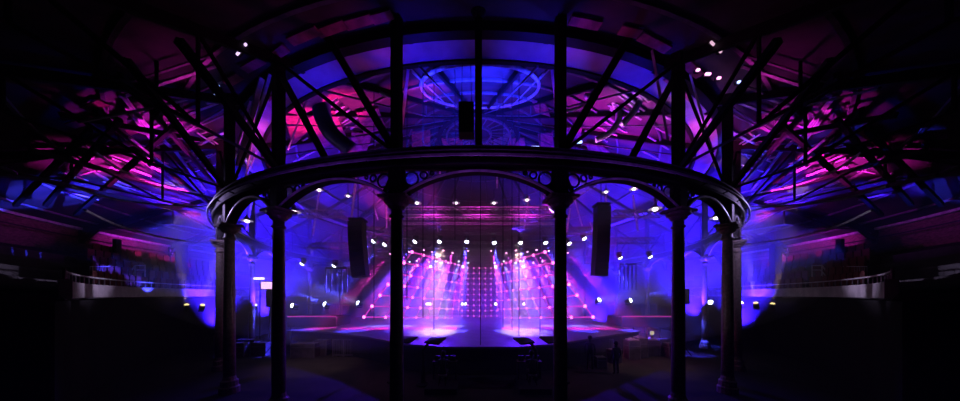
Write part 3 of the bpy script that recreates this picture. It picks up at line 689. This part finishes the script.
# ------------------------------------------------------------------ galleries
def make_seat():
    g = root('theatre_chair', (0, 0, 0), kind='thing')
    MB().box((0, -.05, .42), .46, .42, .08).build('seat', REDSEAT, g)
    m = MB().box((0, .17, .72), .46, .07, .5); m.box((0, .16, .98), .38, .06, .05); m.build('backrest', REDSEAT, g)
    m = MB().box((-.23, 0, .3), .04, .4, .6); m.box((.23, 0, .3), .04, .4, .6); m.build('armrest_frame', BLACK, g)
    return g
seat0 = None
for s in (-1, 1):
    sd = SIDE[s]
    a0, a1 = (30*s, 100*s) if s > 0 else (100*s, 30*s)
    g = struct(MB().ringsec([(21.5, 3.9), (21.7, 3.9), (21.7, 4.42), (21.5, 4.42)], a0, a1, 48).build('balcony_front_'+sd, mat('balcony_white', (.6, .55, .6), .5, col2=(.4, .36, .42), scale=2)))
    g['kind'] = 'thing'; props(g, 'pale curved balcony parapet of the %s gallery' % sd, 'balcony'); g.name = 'balcony_parapet'
    prof = [(21.6, 3.85)]
    z = 4.05
    for k in range(5):
        prof += [(21.7+.82*k, z), (21.7+.82*(k+1), z)]; z += .52
    prof += [(27, z), (27, 3.85)]
    o = MB().ringsec(prof, a0, a1, 48).build('seating_terrace', mat('terrace', (.05, .045, .06), .8, scale=2)); props(o, 'stepped seating terrace of the %s gallery' % sd, 'terrace', kind='thing')
    g = root('balcony_rail', pol(21.6, s*60, 4.42), 'thin rail running along the %s balcony front' % sd, 'rail', kind='thing')
    MB().ringsec([(21.58, 4.68), (21.64, 4.68), (21.64, 4.73), (21.58, 4.73)], a0, a1, 60).build('top_rail', PALE, g)
    for k in range(48): a = a0+(a1-a0)*k/47; MB().bar(pol(21.61, a, 4.42), pol(21.61, a, 4.7), .03).build('baluster', MID, g)
    # rear gallery handrail on the wall
    o = MB().ringsec([(26.5, 7.55), (26.56, 7.55), (26.56, 7.61), (26.5, 7.61)], a0, a1, 60).build('wall_handrail', IRON); props(o, 'dark handrail along the wall behind the %s seats' % sd, 'rail', kind='thing')
    o = MB().ringsec([(26.8, 8.15), (27, 8.15), (27, 8.3), (26.8, 8.3)], a0, a1, 60).build('wall_plate', PALE); props(o, 'pink lit cornice strip along the top of the %s wall' % sd, 'cornice', kind='thing')
    # seats
    z = 4.05
    for k in range(5):
        r = 21.7+.82*k+.45; n = 0; a = 30.
        while a < 100:
            a += math.degrees(.56/r)
            v = pol(r, s*a, z)
            if v.y-EYE.y < 4: continue
            x, y = pix(v)
            if not (84 < (x if s < 0 else 2*CX-x) < 216): continue
            if (140 < (x if s < 0 else 2*CX-x) < 147): continue
            n += 1
            lab = 'dark red tip-up seat in the %s row from the front of the %s gallery' % (ORD[k], sd)
            if seat0 is None: seat0 = make_seat(); q = seat0; q.location = v; q.rotation_euler = (0, 0, math.radians(s*a)); q['label'] = lab; q['category'] = 'chair'; q['group'] = lab.replace('dark red tip-up seat', 'seats')
            else: q = dup(seat0, v, math.radians(s*a), lab, lab.replace('dark red tip-up seat', 'seats'))
        z += .52
    # stair rails
    def X(x): return x if s < 0 else 2*CX-x
    g = root('stair_rail', P(X(140), 283, 15.2), 'sloping pale stair rail rising in the middle of the %s gallery' % sd, 'stair rail', kind='thing')
    m = MB().tube([P(X(124), 280, 15.2), P(X(135), 265.5, 15.5), P(X(145), 265.5, 16.2)], .035, 6); m.tube([P(X(126), 283, 15.2), P(X(136), 270, 15.5), P(X(145), 270, 16.2)], .025, 6)
    for x, y in ((145, 265), (135, 265), (130, 272)): m.tube([P(X(x), y, 15.6), P(X(x), 283, 15.4)], .03, 6)
    m.build('handrail', PALE, g)
    g = root('railing_box', P(X(104), 281, 13.5), 'low blue lit barred railing toward the outer end of the %s gallery' % sd, 'railing', kind='thing')
    m = MB()
    for y in (266.5, 281): m.bar(P(X(90), y, 12.5), P(X(117), y, 14.5), .03)
    m.build('rail', PALE, g)
    m = MB()
    for k in range(12):
        t = k/11; m.bar(P(X(90+27*t), 266.5, 12.5+2*t), P(X(90+27*t), 281, 12.5+2*t), .02)
    m.build('bar_screen', MID, g)
    # dark drape/pillar at the inner end of the seats
    a, b = P(X(178), 246, 20), P(X(185), 276, 20)
    o = MB().box(((a.x+b.x)/2, a.y, (a.z+b.z)/2-1.1), abs(b.x-a.x), .4, a.z-b.z+2.4).build('masking_flat', CLOTH); props(o, 'tall narrow dark flat at the inner end of the %s seating' % sd, 'masking flat', kind='thing')
    a = P(X(117), 250, 17)
    o = MB().box((a.x, a.y, a.z-.5), .25, .25, 2.4).build('gallery_post', BLACK); props(o, 'short dark post against the brick wall of the %s gallery' % sd, 'post', kind='thing')

# ------------------------------------------------------------------ stuff round the stage, mostly silhouettes
def ground(px, py, z=0.): return P(px, py, (EYE.z-z)*K/(py-HY))
def case(x, d, w_, dp, h, z0, rz, mt, lab, grp='flight cases by the stage'):
    c = P(x, HY, d); c.z = z0
    g = root('flight_case', c, lab, 'case', grp, kind='thing')
    MB().box(c+V(0, 0, h/2), w_, dp, h, rz).build('body', mt, g)
    m = MB()
    for i in (-1, 1):
        for j in (-1, 1):
            m.box(c+Matrix.Rotation(rz, 3, 'Z')@V(i*w_/2, j*dp/2, h/2), .05, .05, h, rz)
    m.box(c+V(0, 0, h*.72), w_+.02, dp+.02, .04, rz); m.build('edge_trim', MID, g)
    return g
CASEM = mat('case_laminate', (.12, .1, .12), .5, scale=3)
PALEC = mat('pale_cover', (.55, .45, .5), .8, scale=6)
for i, a in enumerate([(632, 16.5, .7, .6, 1.15, 0), (640, 17, .6, .6, 1.2, .2), (651, 17.5, .8, .6, 1.0, -.1), (662, 18, .7, .5, 1.0, 0), (614, 15.5, .6, .5, .8, .3), (672, 17, .9, .6, .9, .1), (600, 14.5, .5, .5, .6, 0)]):
    case(a[0], a[1], a[2], a[3], a[4], 0, a[5], CASEM, '%s flight case on the floor right of the stage, counted from the left' % ORD[sorted([632, 640, 651, 662, 614, 672, 600]).index(a[0])])
for i, a in enumerate([(236, 17, 1.2, .6, .9, .2), (248, 18, 1.4, .6, .95, 0), (262, 17.5, 1.1, .6, .85, -.1), (306, 17, 1.5, .7, .9, 0), (322, 17.5, .8, .6, 1.0, .1), (225, 18.5, .9, .6, 1.2, 0)]):
    case(a[0], a[1], a[2], a[3], a[4], 0, a[5], CASEM, '%s flight case on the floor left of the stage, counted from the left' % ORD[sorted([236, 248, 262, 306, 322, 225]).index(a[0])])
# pale folded cloths on the cases at the right
for x, d, z in ((632, 16.5, 1.15), (640, 17, 1.2), (651, 17.5, 1.0)):
    c = P(x, HY, d); c.z = z
    m = MB(); N = 8
    vs_ = [c+V((i/N-.5)*.6, (j/N-.5)*.5, .06+.1*random.random()*(1-abs(i/N-.5)*1.6)) for j in range(N+1) for i in range(N+1)]
    m.add(vs_, [(j*(N+1)+i, j*(N+1)+i+1, (j+1)*(N+1)+i+1, (j+1)*(N+1)+i) for j in range(N) for i in range(N)])
    m.box(c+V(0, 0, .03), .6, .5, .06)
    props(m.build('folded_cloth', PALEC), 'crumpled pale cloth on the %s case right of the stage' % {632: 'tallest left', 640: 'middle', 651: 'right'}[x], 'cloth', kind='thing')
# small yellow sign lamp
a = P(652, 333, 17.5)
g = root('work_light', a, 'tiny pale yellow lamp among the cases right of the stage', 'lamp', kind='thing')
MB().box(a, .2, .12, .24).build('housing', glow('dim_yellow', (1, .9, .6), .5), g); MB().tube([a, Vector((a.x, a.y, 0))], .03, 6).build('pole', IRON, g)
# crowd barrier in front of the stage
for s, xs in ((-1, (338, 349, 360, 371, 382)), (1, (586, 597, 608))):
    for i, x in enumerate(xs):
        c = P(x, HY, 17.0); c.z = 0
        g = root('crowd_barrier', c, '%s crowd barrier panel from the left, in front of the %s end of the stage' % (ORD[i], SIDE[s]), 'barrier', 'crowd barriers before the stage', kind='thing')
        wd = 11*17/K
        m = MB().bar(c+V(-wd/2, 0, 1.1), c+V(wd/2, 0, 1.1), .05); m.bar(c+V(-wd/2, 0, .1), c+V(wd/2, 0, .1), .05)
        for k in (-1, 1): m.bar(c+V(k*wd/2*.94, 0, 0), c+V(k*wd/2*.94, 0, 1.1), .05)
        m.build('frame', MID, g)
        m = MB()
        for k in range(-2, 3): m.bar(c+V(k*wd/6, 0, .1), c+V(k*wd/6, 0, 1.1), .02)
        m.build('bar_screen', MID, g)
        m = MB().bar(c+V(0, 0, .02), c+V(0, .9, .02), .06); m.bar(c+V(0, .85, 0), c+V(0, .02, 1.0), .04); m.build('brace', IRON, g)
# tilted flat screens on arms, stage front
def arm_screen(px, py, d, s, lab):
    c = P(px, py, d); g = root('tilted_monitor', c, lab, 'monitor', kind='thing')
    k = d/K
    q = [c+V(-7*k, 0, -3.2*k), c+V(8*k*s, .1, 2.2*k), c+V(13*k*s, .5, 2.4*k), c+V(-2*k, .6, -1*k)]
    a, b = c+V(-9*k*s, -.15, 2.4*k), c+V(9*k*s, -.15, 2.2*k)
    q = [c+V(-9*k, -.2, 0*k), c+V(5*k, -.2, -1.6*k), c+V(11*k, .35, 2.4*k), c+V(-4*k, .35, 2.6*k)]
    if s < 0: q = [Vector((2*c.x-v.x, v.y, v.z)) for v in q][::-1]
    dz = V(0, 0, -.07)
    MB().add(q+[v+dz for v in q], [(0, 1, 2, 3), (7, 6, 5, 4), (0, 4, 5, 1), (1, 5, 6, 2), (2, 6, 7, 3), (3, 7, 4, 0)]).build('panel', BLACK, g)
    e = c+V(-11*k*s, 0, -9*k)
    MB().tube([c+V(0, 0, -.05), c+V(-6*k*s, 0, -2.5*k), e, Vector((e.x, e.y, .9))], [.05, .06, .07, .08], 8).build('arm', BLACK, g)
    MB().lathe([(.3, 0), (.3, .08), (.1, .16), (.09, .95)], (e.x, e.y, 0), 12).build('stand', BLACK, g)
arm_screen(434, 341, 11.6, 1, 'dark flat monitor tilted on an arm before the left half of the stage')
arm_screen(525, 341, 11.6, -1, 'dark flat monitor tilted on an arm before the right half of the stage')
arm_screen(405, 340, 12, 1, 'dark tilted monitor half hidden behind the nearest left column')
arm_screen(552, 340, 12, -1, 'dark tilted monitor half hidden behind the nearest right column')

def person(loc, rz, pose, lab, h=1.75):
    """one skinned body; joints in metres for a 1.75 m figure"""
    g = root('person', loc, lab, 'person', rz=rz, kind='thing')
    J = dict(pelvis=(0, 0, .95), waist=(0, .01, 1.12), chest=(0, .02, 1.32), neck=(0, .01, 1.47), head0=(0, -.01, 1.56), head1=(0, -.01, 1.68),
             shL=(-.18, .02, 1.41), elL=(-.25, .05, 1.13), wrL=(-.24, -.06, .9), haL=(-.23, -.1, .82), shR=(.18, .02, 1.41), elR=(.25, .05, 1.13), wrR=(.24, -.06, .9), haR=(.23, -.1, .82),
             hiL=(-.09, 0, .9), knL=(-.11, -.02, .5), anL=(-.12, .03, .09), toL=(-.13, -.13, .04), hiR=(.09, 0, .9), knR=(.11, -.02, .5), anR=(.12, .03, .09), toR=(.13, -.13, .04))
    J.update(pose)
    rad = dict(pelvis=(.15, .12), waist=(.14, .1), chest=(.17, .11), neck=(.055, .055), head0=(.075, .085), head1=(.075, .09), shL=(.06, .06), shR=(.06, .06), elL=(.042, .042), elR=(.042, .042), wrL=(.028, .028), wrR=(.028, .028), haL=(.04, .022), haR=(.04, .022),
               hiL=(.09, .09), hiR=(.09, .09), knL=(.06, .06), knR=(.06, .06), anL=(.04, .045), anR=(.04, .045), toL=(.045, .03), toR=(.045, .03))
    E = [('pelvis', 'waist'), ('waist', 'chest'), ('chest', 'neck'), ('neck', 'head0'), ('head0', 'head1')]
    for q in 'LR': E += [('chest', 'sh'+q), ('sh'+q, 'el'+q), ('el'+q, 'wr'+q), ('wr'+q, 'ha'+q), ('pelvis', 'hi'+q), ('hi'+q, 'kn'+q), ('kn'+q, 'an'+q), ('an'+q, 'to'+q)]
    ks = list(J); vv = [Vector(J[k])*h/1.75 for k in ks]; rr = [rad[k] for k in ks]; ee = [(ks.index(a), ks.index(b)) for a, b in E]
    for q in 'LR':   # five fingers
        hnd = vv[ks.index('ha'+q)]; wr = vv[ks.index('wr'+q)]; d = (hnd-wr).normalized(); sd_ = d.cross(V(1, 0, 0)).normalized()
        for f in range(5):
            o_ = sd_*(.028*(f-2)); L = (.05, .075, .085, .075, .055)[f]
            if f == 0: o_ = sd_*-.04
            vv.append(hnd+o_+d*.03); rr.append((.009, .009)); ee.append((ks.index('ha'+q), len(vv)-1))
            vv.append(hnd+o_*1.15+d*(.03+L)); rr.append((.008, .008)); ee.append((len(vv)-2, len(vv)-1))
    me = bpy.data.meshes.new('body'); me.from_pydata([tuple(v) for v in vv], ee, []); o = bpy.data.objects.new('body', me); COL.objects.link(o); o.parent = g
    o.modifiers.new('skin', 'SKIN'); sk = me.skin_vertices[0].data
    for i, r in enumerate(rr): sk[i].radius = r
    sk[0].use_root = True
    sb = o.modifiers.new('sub', 'SUBSURF'); sb.levels = 1; sb.render_levels = 1; me.materials.append(SHIRT)
    hd = vv[ks.index('head1')]+V(0, .012, .03)
    bm = MB(); prof = [(.001, .11), (.06, .1), (.098, .06), (.108, 0), (.1, -.05), (.085, -.09)]
    bm.lathe([(r, z) for r, z in prof[::-1]], hd+Vector(g.location), 14); bm.build('hair', HAIR, g, smooth=True)
    f0 = vv[ks.index('head0')]+Vector(g.location)
    m = MB().ball(f0+V(0, -.055, .05), .062, 6, 1.25); m.bar(f0+V(0, -.115, .07), f0+V(0, -.135, .03), .022, .03)
    for sx in (-1, 1): m.ball(f0+V(sx*.085, 0, .05), .022, 5)
    m.build('face', SKIN, g, smooth=True)
    m = MB()
    for sx in (-1, 1): m.ball(f0+V(sx*.025, -.115, .075), .009, 4)
    m.bar(f0+V(-.022, -.118, .0), f0+V(.022, -.118, .0), .008); m.build('eye_and_mouth_marks', HAIR, g)
    return g
sit = dict(pelvis=(0, .12, .5), waist=(0, .1, .68), chest=(0, .02, .92), neck=(0, -.06, 1.06), head0=(0, -.1, 1.14), head1=(0, -.12, 1.26), shL=(-.18, -.02, 1.0), shR=(.18, -.02, 1.0), elL=(-.24, -.16, .78), elR=(.24, -.16, .78),
           wrL=(-.16, -.36, .74), wrR=(.16, -.36, .74), haL=(-.14, -.44, .74), haR=(.14, -.44, .74), hiL=(-.09, .1, .48), hiR=(.09, .1, .48), knL=(-.15, -.36, .5), knR=(.15, -.36, .5), anL=(-.14, -.32, .09), anR=(.14, -.32, .09), toL=(-.15, -.48, .04), toR=(.15, -.48, .04))
def stool(c, lab):
    g = root('stool', c, lab, 'stool', kind='thing')
    MB().lathe([(.18, .36), (.19, .38), (.19, .42), (.17, .43)], c, 14).build('seat', CASEM, g)
    for i in range(4):
        a = i*math.pi/2+.78; MB().bar(c+V(.15*math.cos(a), .15*math.sin(a), .37), c+V(.2*math.cos(a), .2*math.sin(a), 0), .03).build('leg', IRON, g)
for px, d, lab in ((443, 11.2, 'left'), (532, 11.2, 'right')):
    c = P(px, HY, d); c.z = .22
    # small riser so that the operator's head shows over the stage edge
    o = MB().box((c.x, c.y, .11), 1.3, 1.4, .22).build('camera_riser', CLOTH); props(o, 'low dark riser under the seated operator before the %s half of the stage' % lab, 'riser', kind='thing')
    person(c+V(0, 0, 0), math.radians(180), sit, 'person sitting hunched in dark clothes before the %s half of the stage' % lab)
    stool(c+V(0, -.12, 0), 'round stool under the seated person before the %s half of the stage' % lab)
    g = root('control_desk', c+V(0, .75, -.22), 'small dark control desk in front of the seated person, %s half of the stage' % lab, 'desk', kind='thing')
    b = c+V(0, .72, -.22)
    MB().box(b+V(0, 0, .98), 1.1, .4, .06).build('desktop', BLACK, g)
    m = MB()
    for k in range(3): m.box(b+V(-.35+.35*k, .05, 1.12), .24, .12, .22)
    m.build('equipment_box', BLACK, g)
    for k in (-1, 1): MB().box(b+V(k*.5, 0, .48), .05, .36, .95).build('leg', BLACK, g)
c = P(590, HY, 14); c.z = 0
person(c, math.radians(150), {}, 'person standing in dark clothes right of the nearest right column, facing the stage', 1.78)
c = P(616, HY, 13.2); c.z = 0
person(c, math.radians(190), {}, 'person standing in dark clothes in front of the cases right of the stage', 1.62)

# far side kit: loudspeakers on stands, bright screens
for x, y0, y1, d, lab in ((271.5, 289, 307, 17, 'narrow dark loudspeaker on a stand left of the second left column, before a lit screen'), (684, 289, 304, 17, 'dark loudspeaker on a stand just right of the second right column')):
    a, b = P(x, y0, d), P(x, y1, d)
    g = root('stand_loudspeaker', Vector((a.x, a.y, 0)), lab, 'loudspeaker', kind='thing')
    MB().box((a+b)/2, .42, .4, a.z-b.z).build('cabinet', BLACK, g)
    MB().tube([b, Vector((b.x, b.y, 0))], .035, 8).build('pole', IRON, g)
    for k in range(3):
        t = k*2.094; MB().bar(Vector((b.x, b.y, .7)), Vector((b.x+.5*math.cos(t), b.y+.5*math.sin(t), 0.02)), .03).build('leg', IRON, g)
a = P(269, 285.5, 19); g = root('lit_screen', a, 'bright pink-white screen glowing left of the second left column', 'screen', kind='thing')
MB().box(a, 15*19/K, .08, 7*19/K).build('panel', glow('scr', (1, .55, .95), 1.5), g); MB().box(a+V(0, .08, 0), 17*19/K, .08, 9*19/K).build('bezel', BLACK, g)
MB().bar(Vector((a.x, a.y+.1, a.z-.3)), Vector((a.x, a.y+.1, 0)), .06).build('stand', IRON, g)
a = P(259, 278.5, 19.5); g = root('light_bar', a, 'short glowing white bar lamp left of the bright screen', 'light bar', kind='thing')
MB().box(a, 10*19.5/K, .08, .14).build('tube', glow('barw', (.8, .7, 1), 3), g); MB().bar(Vector((a.x, a.y+.1, a.z)), Vector((a.x, a.y+.1, 0)), .06).build('stand', IRON, g)

# small bright lamps high up
for i, (x, y, d, wd, lab) in enumerate([(435, 148.5, 8.0, 8, 'short glowing bar lamp on the ring beam right of the nearest left column'), (480, 150, 7.9, 3, 'tiny glowing lamp on the ring beam at the centre post'), (535, 147.5, 8.0, 8, 'short glowing bar lamp on the ring beam left of the nearest right column'),
        (388, 137, 9, 5, 'small glowing lamp just left of the nearest left column, above the ring beam'), (579, 142, 9, 6, 'small glowing lamp just right of the nearest right column, above the ring beam'), (218, 86, 10.5, 1.6, 'upper of two tiny white lamps under the left outer roof'), (216, 94, 10.5, 2.6, 'lower of two tiny white lamps under the left outer roof'),
        (739, 82, 10.5, 2.6, 'upper of two tiny white lamps under the right outer roof'), (741.5, 91, 10.5, 2.2, 'lower of two tiny white lamps under the right outer roof'), (698, 70, 11, 3, 'small glowing stand-in for a lit scrap left of a pair by the right roof girder'), (708, 74, 11, 5, 'brighter glowing stand-in for a lit scrap by the right roof girder'), (719, 78, 11, 3, 'small glowing stand-in for a lit scrap right of a pair by the right roof girder')]):
    a = P(x, y, d) if i < 5 else roof_hit(x, y, .5)
    d = a.y-EYE.y; k = d/K  # pinkish ones by the right girder glow in place of lit scraps
    g = root('bar_lamp', a, lab, 'lamp', kind='thing')
    MB().box(a, wd*k, .06, 1.9*k).build('tube', glow('bl%d' % (i > 4 and i > 8), (.35, .45, 1) if i < 9 else (1, .35, .8), 3), g)
    MB().box(a+V(0, .07, 0), wd*k+.05, .07, 2.6*k).build('housing', BLACK, g)
for s in (-1, 1):
    a, b = (roof_hit(237, 54.5, .3), roof_hit(246, 44, .3)) if s < 0 else (roof_hit(711, 42, .3), roof_hit(721, 52, .3))
    g = root('tube_lamp', a, 'slanting glowing tube lamp by the upper %s end of the roof girder' % SIDE[s], 'lamp', kind='thing')
    MB().tube([a, b], .035, 8).build('tube', glow('tl%d' % s, (.8, .55, 1) if s < 0 else (.6, .35, .5), 1.4), g); MB().bar(a+V(0, .08, .03), b+V(0, .08, .03), .07).build('housing', BLACK, g)
# ------------------------------------------------------------------ haze and an added light-killing drape
def haze_mat(name, d):
    m = bpy.data.materials.new(name); m.use_nodes = True; nt = m.node_tree; nt.nodes.clear()
    o = nt.nodes.new('ShaderNodeOutputMaterial'); v = nt.nodes.new('ShaderNodeVolumeScatter'); v.inputs['Density'].default_value = d; v.inputs['Anisotropy'].default_value = HG_
    nt.links.new(v.outputs[0], o.inputs['Volume']); return m
HG_ = .1
def ellipsoid(c, r, n=24):
    m = MB(); m.ball((0, 0, 0), 1, n); m.v = [Vector((c[0]+v.x*r[0], c[1]+v.y*r[1], c[2]+v.z*r[2])) for v in m.v]; return m
for c, r, d, lab in (((0, 1.0, 4.2), (11, 10.5, 4.2), .055, 'dense stage haze carrying the pink and white beams'), ((0, 0, 5.6), (27, 17, 6.6), .024, 'thin blue haze drifting across the whole hall')):
    o = ellipsoid(c, r).build('haze', haze_mat('haze_%g' % d, d)); props(o, lab, 'haze', kind='stuff')
o = MB().ringsec([(21.75, .01), (21.8, .01), (21.8, 3.8), (21.75, 3.8)], 30, 330, 200).build('added_dark_drape', mat('drape_black', (.004, .004, .005), .95, scale=5))  # added, near-black so stray blue light dies below the galleries
props(o, 'long black drape added under the galleries to keep that space dark', 'drape', kind='thing')

# ------------------------------------------------------------------ washes: unseen spots added to colour roof, haze and walls
def wash(loc, target, col, pw, ang, blend=.8, size=.25): return spot(loc, target, col, pw, ang, blend, size, name='added_wash')
for s in (-1, 1):
    # broad blue haze at both sides, added unseen spots low down pointing up
    wash((s*19.5, -2, 2.0), (s*18.5, -1.5, 6.5), BLUE, 80000, 90, 1)
    wash((s*19.5, -6.4, 1.5), (s*19.3, -5.6, 7), BLUE, 62000, 80, 1)
    wash((s*13.0, 3, .6), (s*13.5, 2.5, 7), BLUE, 55000, 100, 1)
    wash((s*16.5, -6, 3.0), (s*17, -5.5, 8), (.03, .006, 1), 14000, 70, 1)
    # gallery brick wall, pink, and seats
    wash((s*22.5, -3.5, 6.6), (s*27, -5.0, 7.9), (.7, .03, 1), 700, 58)
    wash((s*22.0, -6.5, 7.0), (s*27, -6.5, 8.0), (.75, .03, 1), 500, 50)
    wash((s*11.5, -14.5, 9.3), (s*9.6, -17.6, 11.8), (1, .03, .7), 130, 38)
    wash((s*19, -3, 7.5), (s*21.2, -8.2, 4.2), (.08, .02, 1), 500, 34)
    # outer roof colours
    wash((s*13.5, -11, 8.6), (s*14.0, -16, 12.6), (1, .02, .75), 3600, 46)
    wash((s*16.5, -9.5, 8.2), (s*18.2, -13.6, 11.5), (1, .02, .65), 6000, 52)
    wash((s*15, -9, 8.6), (s*14, -14.8, 12.5), (.02, .01, 1), 700, 55)
    wash((s*19.5, -9.5, 7.8), (s*21.8, -13.3, 10.4), (.03, .01, 1), 2600, 42)
    wash((s*18.5, -5, 8.3), (s*20.5, -9, 9.7), (.6, .02, 1), 500, 80)
# upper girder soffit: added ring of unseen blue spots
for k in range(24):
    a = (k+.5)*15
    if abs((a+180)%360-180) < 130: wash(pol(16.2, a, 10.6), pol(16.8, a, 12.5), (.03, .008, 1), 110, 110, .6, .1)
# inner roof
for s in (-1, 1): wash((s*3.0, -15.3, 8.4), (s*.4, -11.3, 15), (.015, .02, 1), 26000, 50)  # unseen pair added behind the columns to turn the roof centre blue
wash((0, -3, 13), (0, 0, 19), (.05, .03, 1), 1500, 100)
wash((-6, -7, 9), (-8.8, -12, 15), (1, .03, .45), 5500, 52)
wash((-3, -7, 9), (-4, -10.5, 16), (1, .03, .4), 2500, 40)
wash((5, -4, 10), (8.5, -9.5, 15), (.9, .02, .75), 7000, 60)
wash((3, -4, 9), (7, -13, 14), (.1, .02, 1), 3000, 70)
wash((4.5, -8.5, 9.3), (7.2, -11.5, 12.0), (.9, .3, 1), 3000, 50)
wash((-3, -4, 9), (-7, -11, 14), (.1, .02, 1), 2000, 70)
# front truss in pink from below, arches rim in violet
for x in (-3, 0, 3): wash((x, -9.6, 8.3), (x, -8.5, 9.4), (1, .04, .8), 200, 100)
for s in (-1, 1):
    wash((s*9, -6, 5), (s*9, -6, 10), (.9, .03, .9), 900, 110)
    wash((s*14.6, -16.2, 8.7), (s*12.9, -13.3, 7.85), (.5, .35, 1), 1200, 34)
    wash((s*13.9, -14.4, 8.3), (s*12.6, -13.3, 7.8), (.55, .4, 1), 500, 130)
    wash((s*11.5, 1.5, 3.2), (s*14.2, -11, 5.0), (.75, .6, 1), 7000, 17)
    wash((s*3.5, -15, 3.4), (s*10, -15, 4.4), (.8, .6, 1), 60, 40)
    wash((s*9, -11.5, 7.2), (s*9.5, -10.5, 0), (1, .55, .5), 420, 50)
wash((0, -19.5, 5.4), (0, -18, 7.3), (.4, .08, 1), 60, 110)
for s in (-1, 1):
    wash((s*4.6, -19.3, 5.5), (s*4.6, -17.5, 7.4), (.3, .06, 1), 45, 110)
    wash((s*1.3, -14.9, 10.4), (s*2.6, -16.0, 11.0), (1, .06, .65), 110, 56)
    wash((s*7.5, -13.8, 9.4), (s*11.3, -12.4, 11.8), (1, .08, .6), 1800, 38)
wash((6.5, -9.5, 4.5), (9.6, -9, .9), (1, .1, .5), 260, 60)
# stage washes
for s in (-1, 1):
    wash((s*6, 7, 8.3), (s*4, -3, 1.4), (.08, .01, 1), 36000, 64)
    wash((s*3.6, -1, 8.8), (s*3.2, -7, 1.4), (1, .75, .5), 42000, 24, .9)
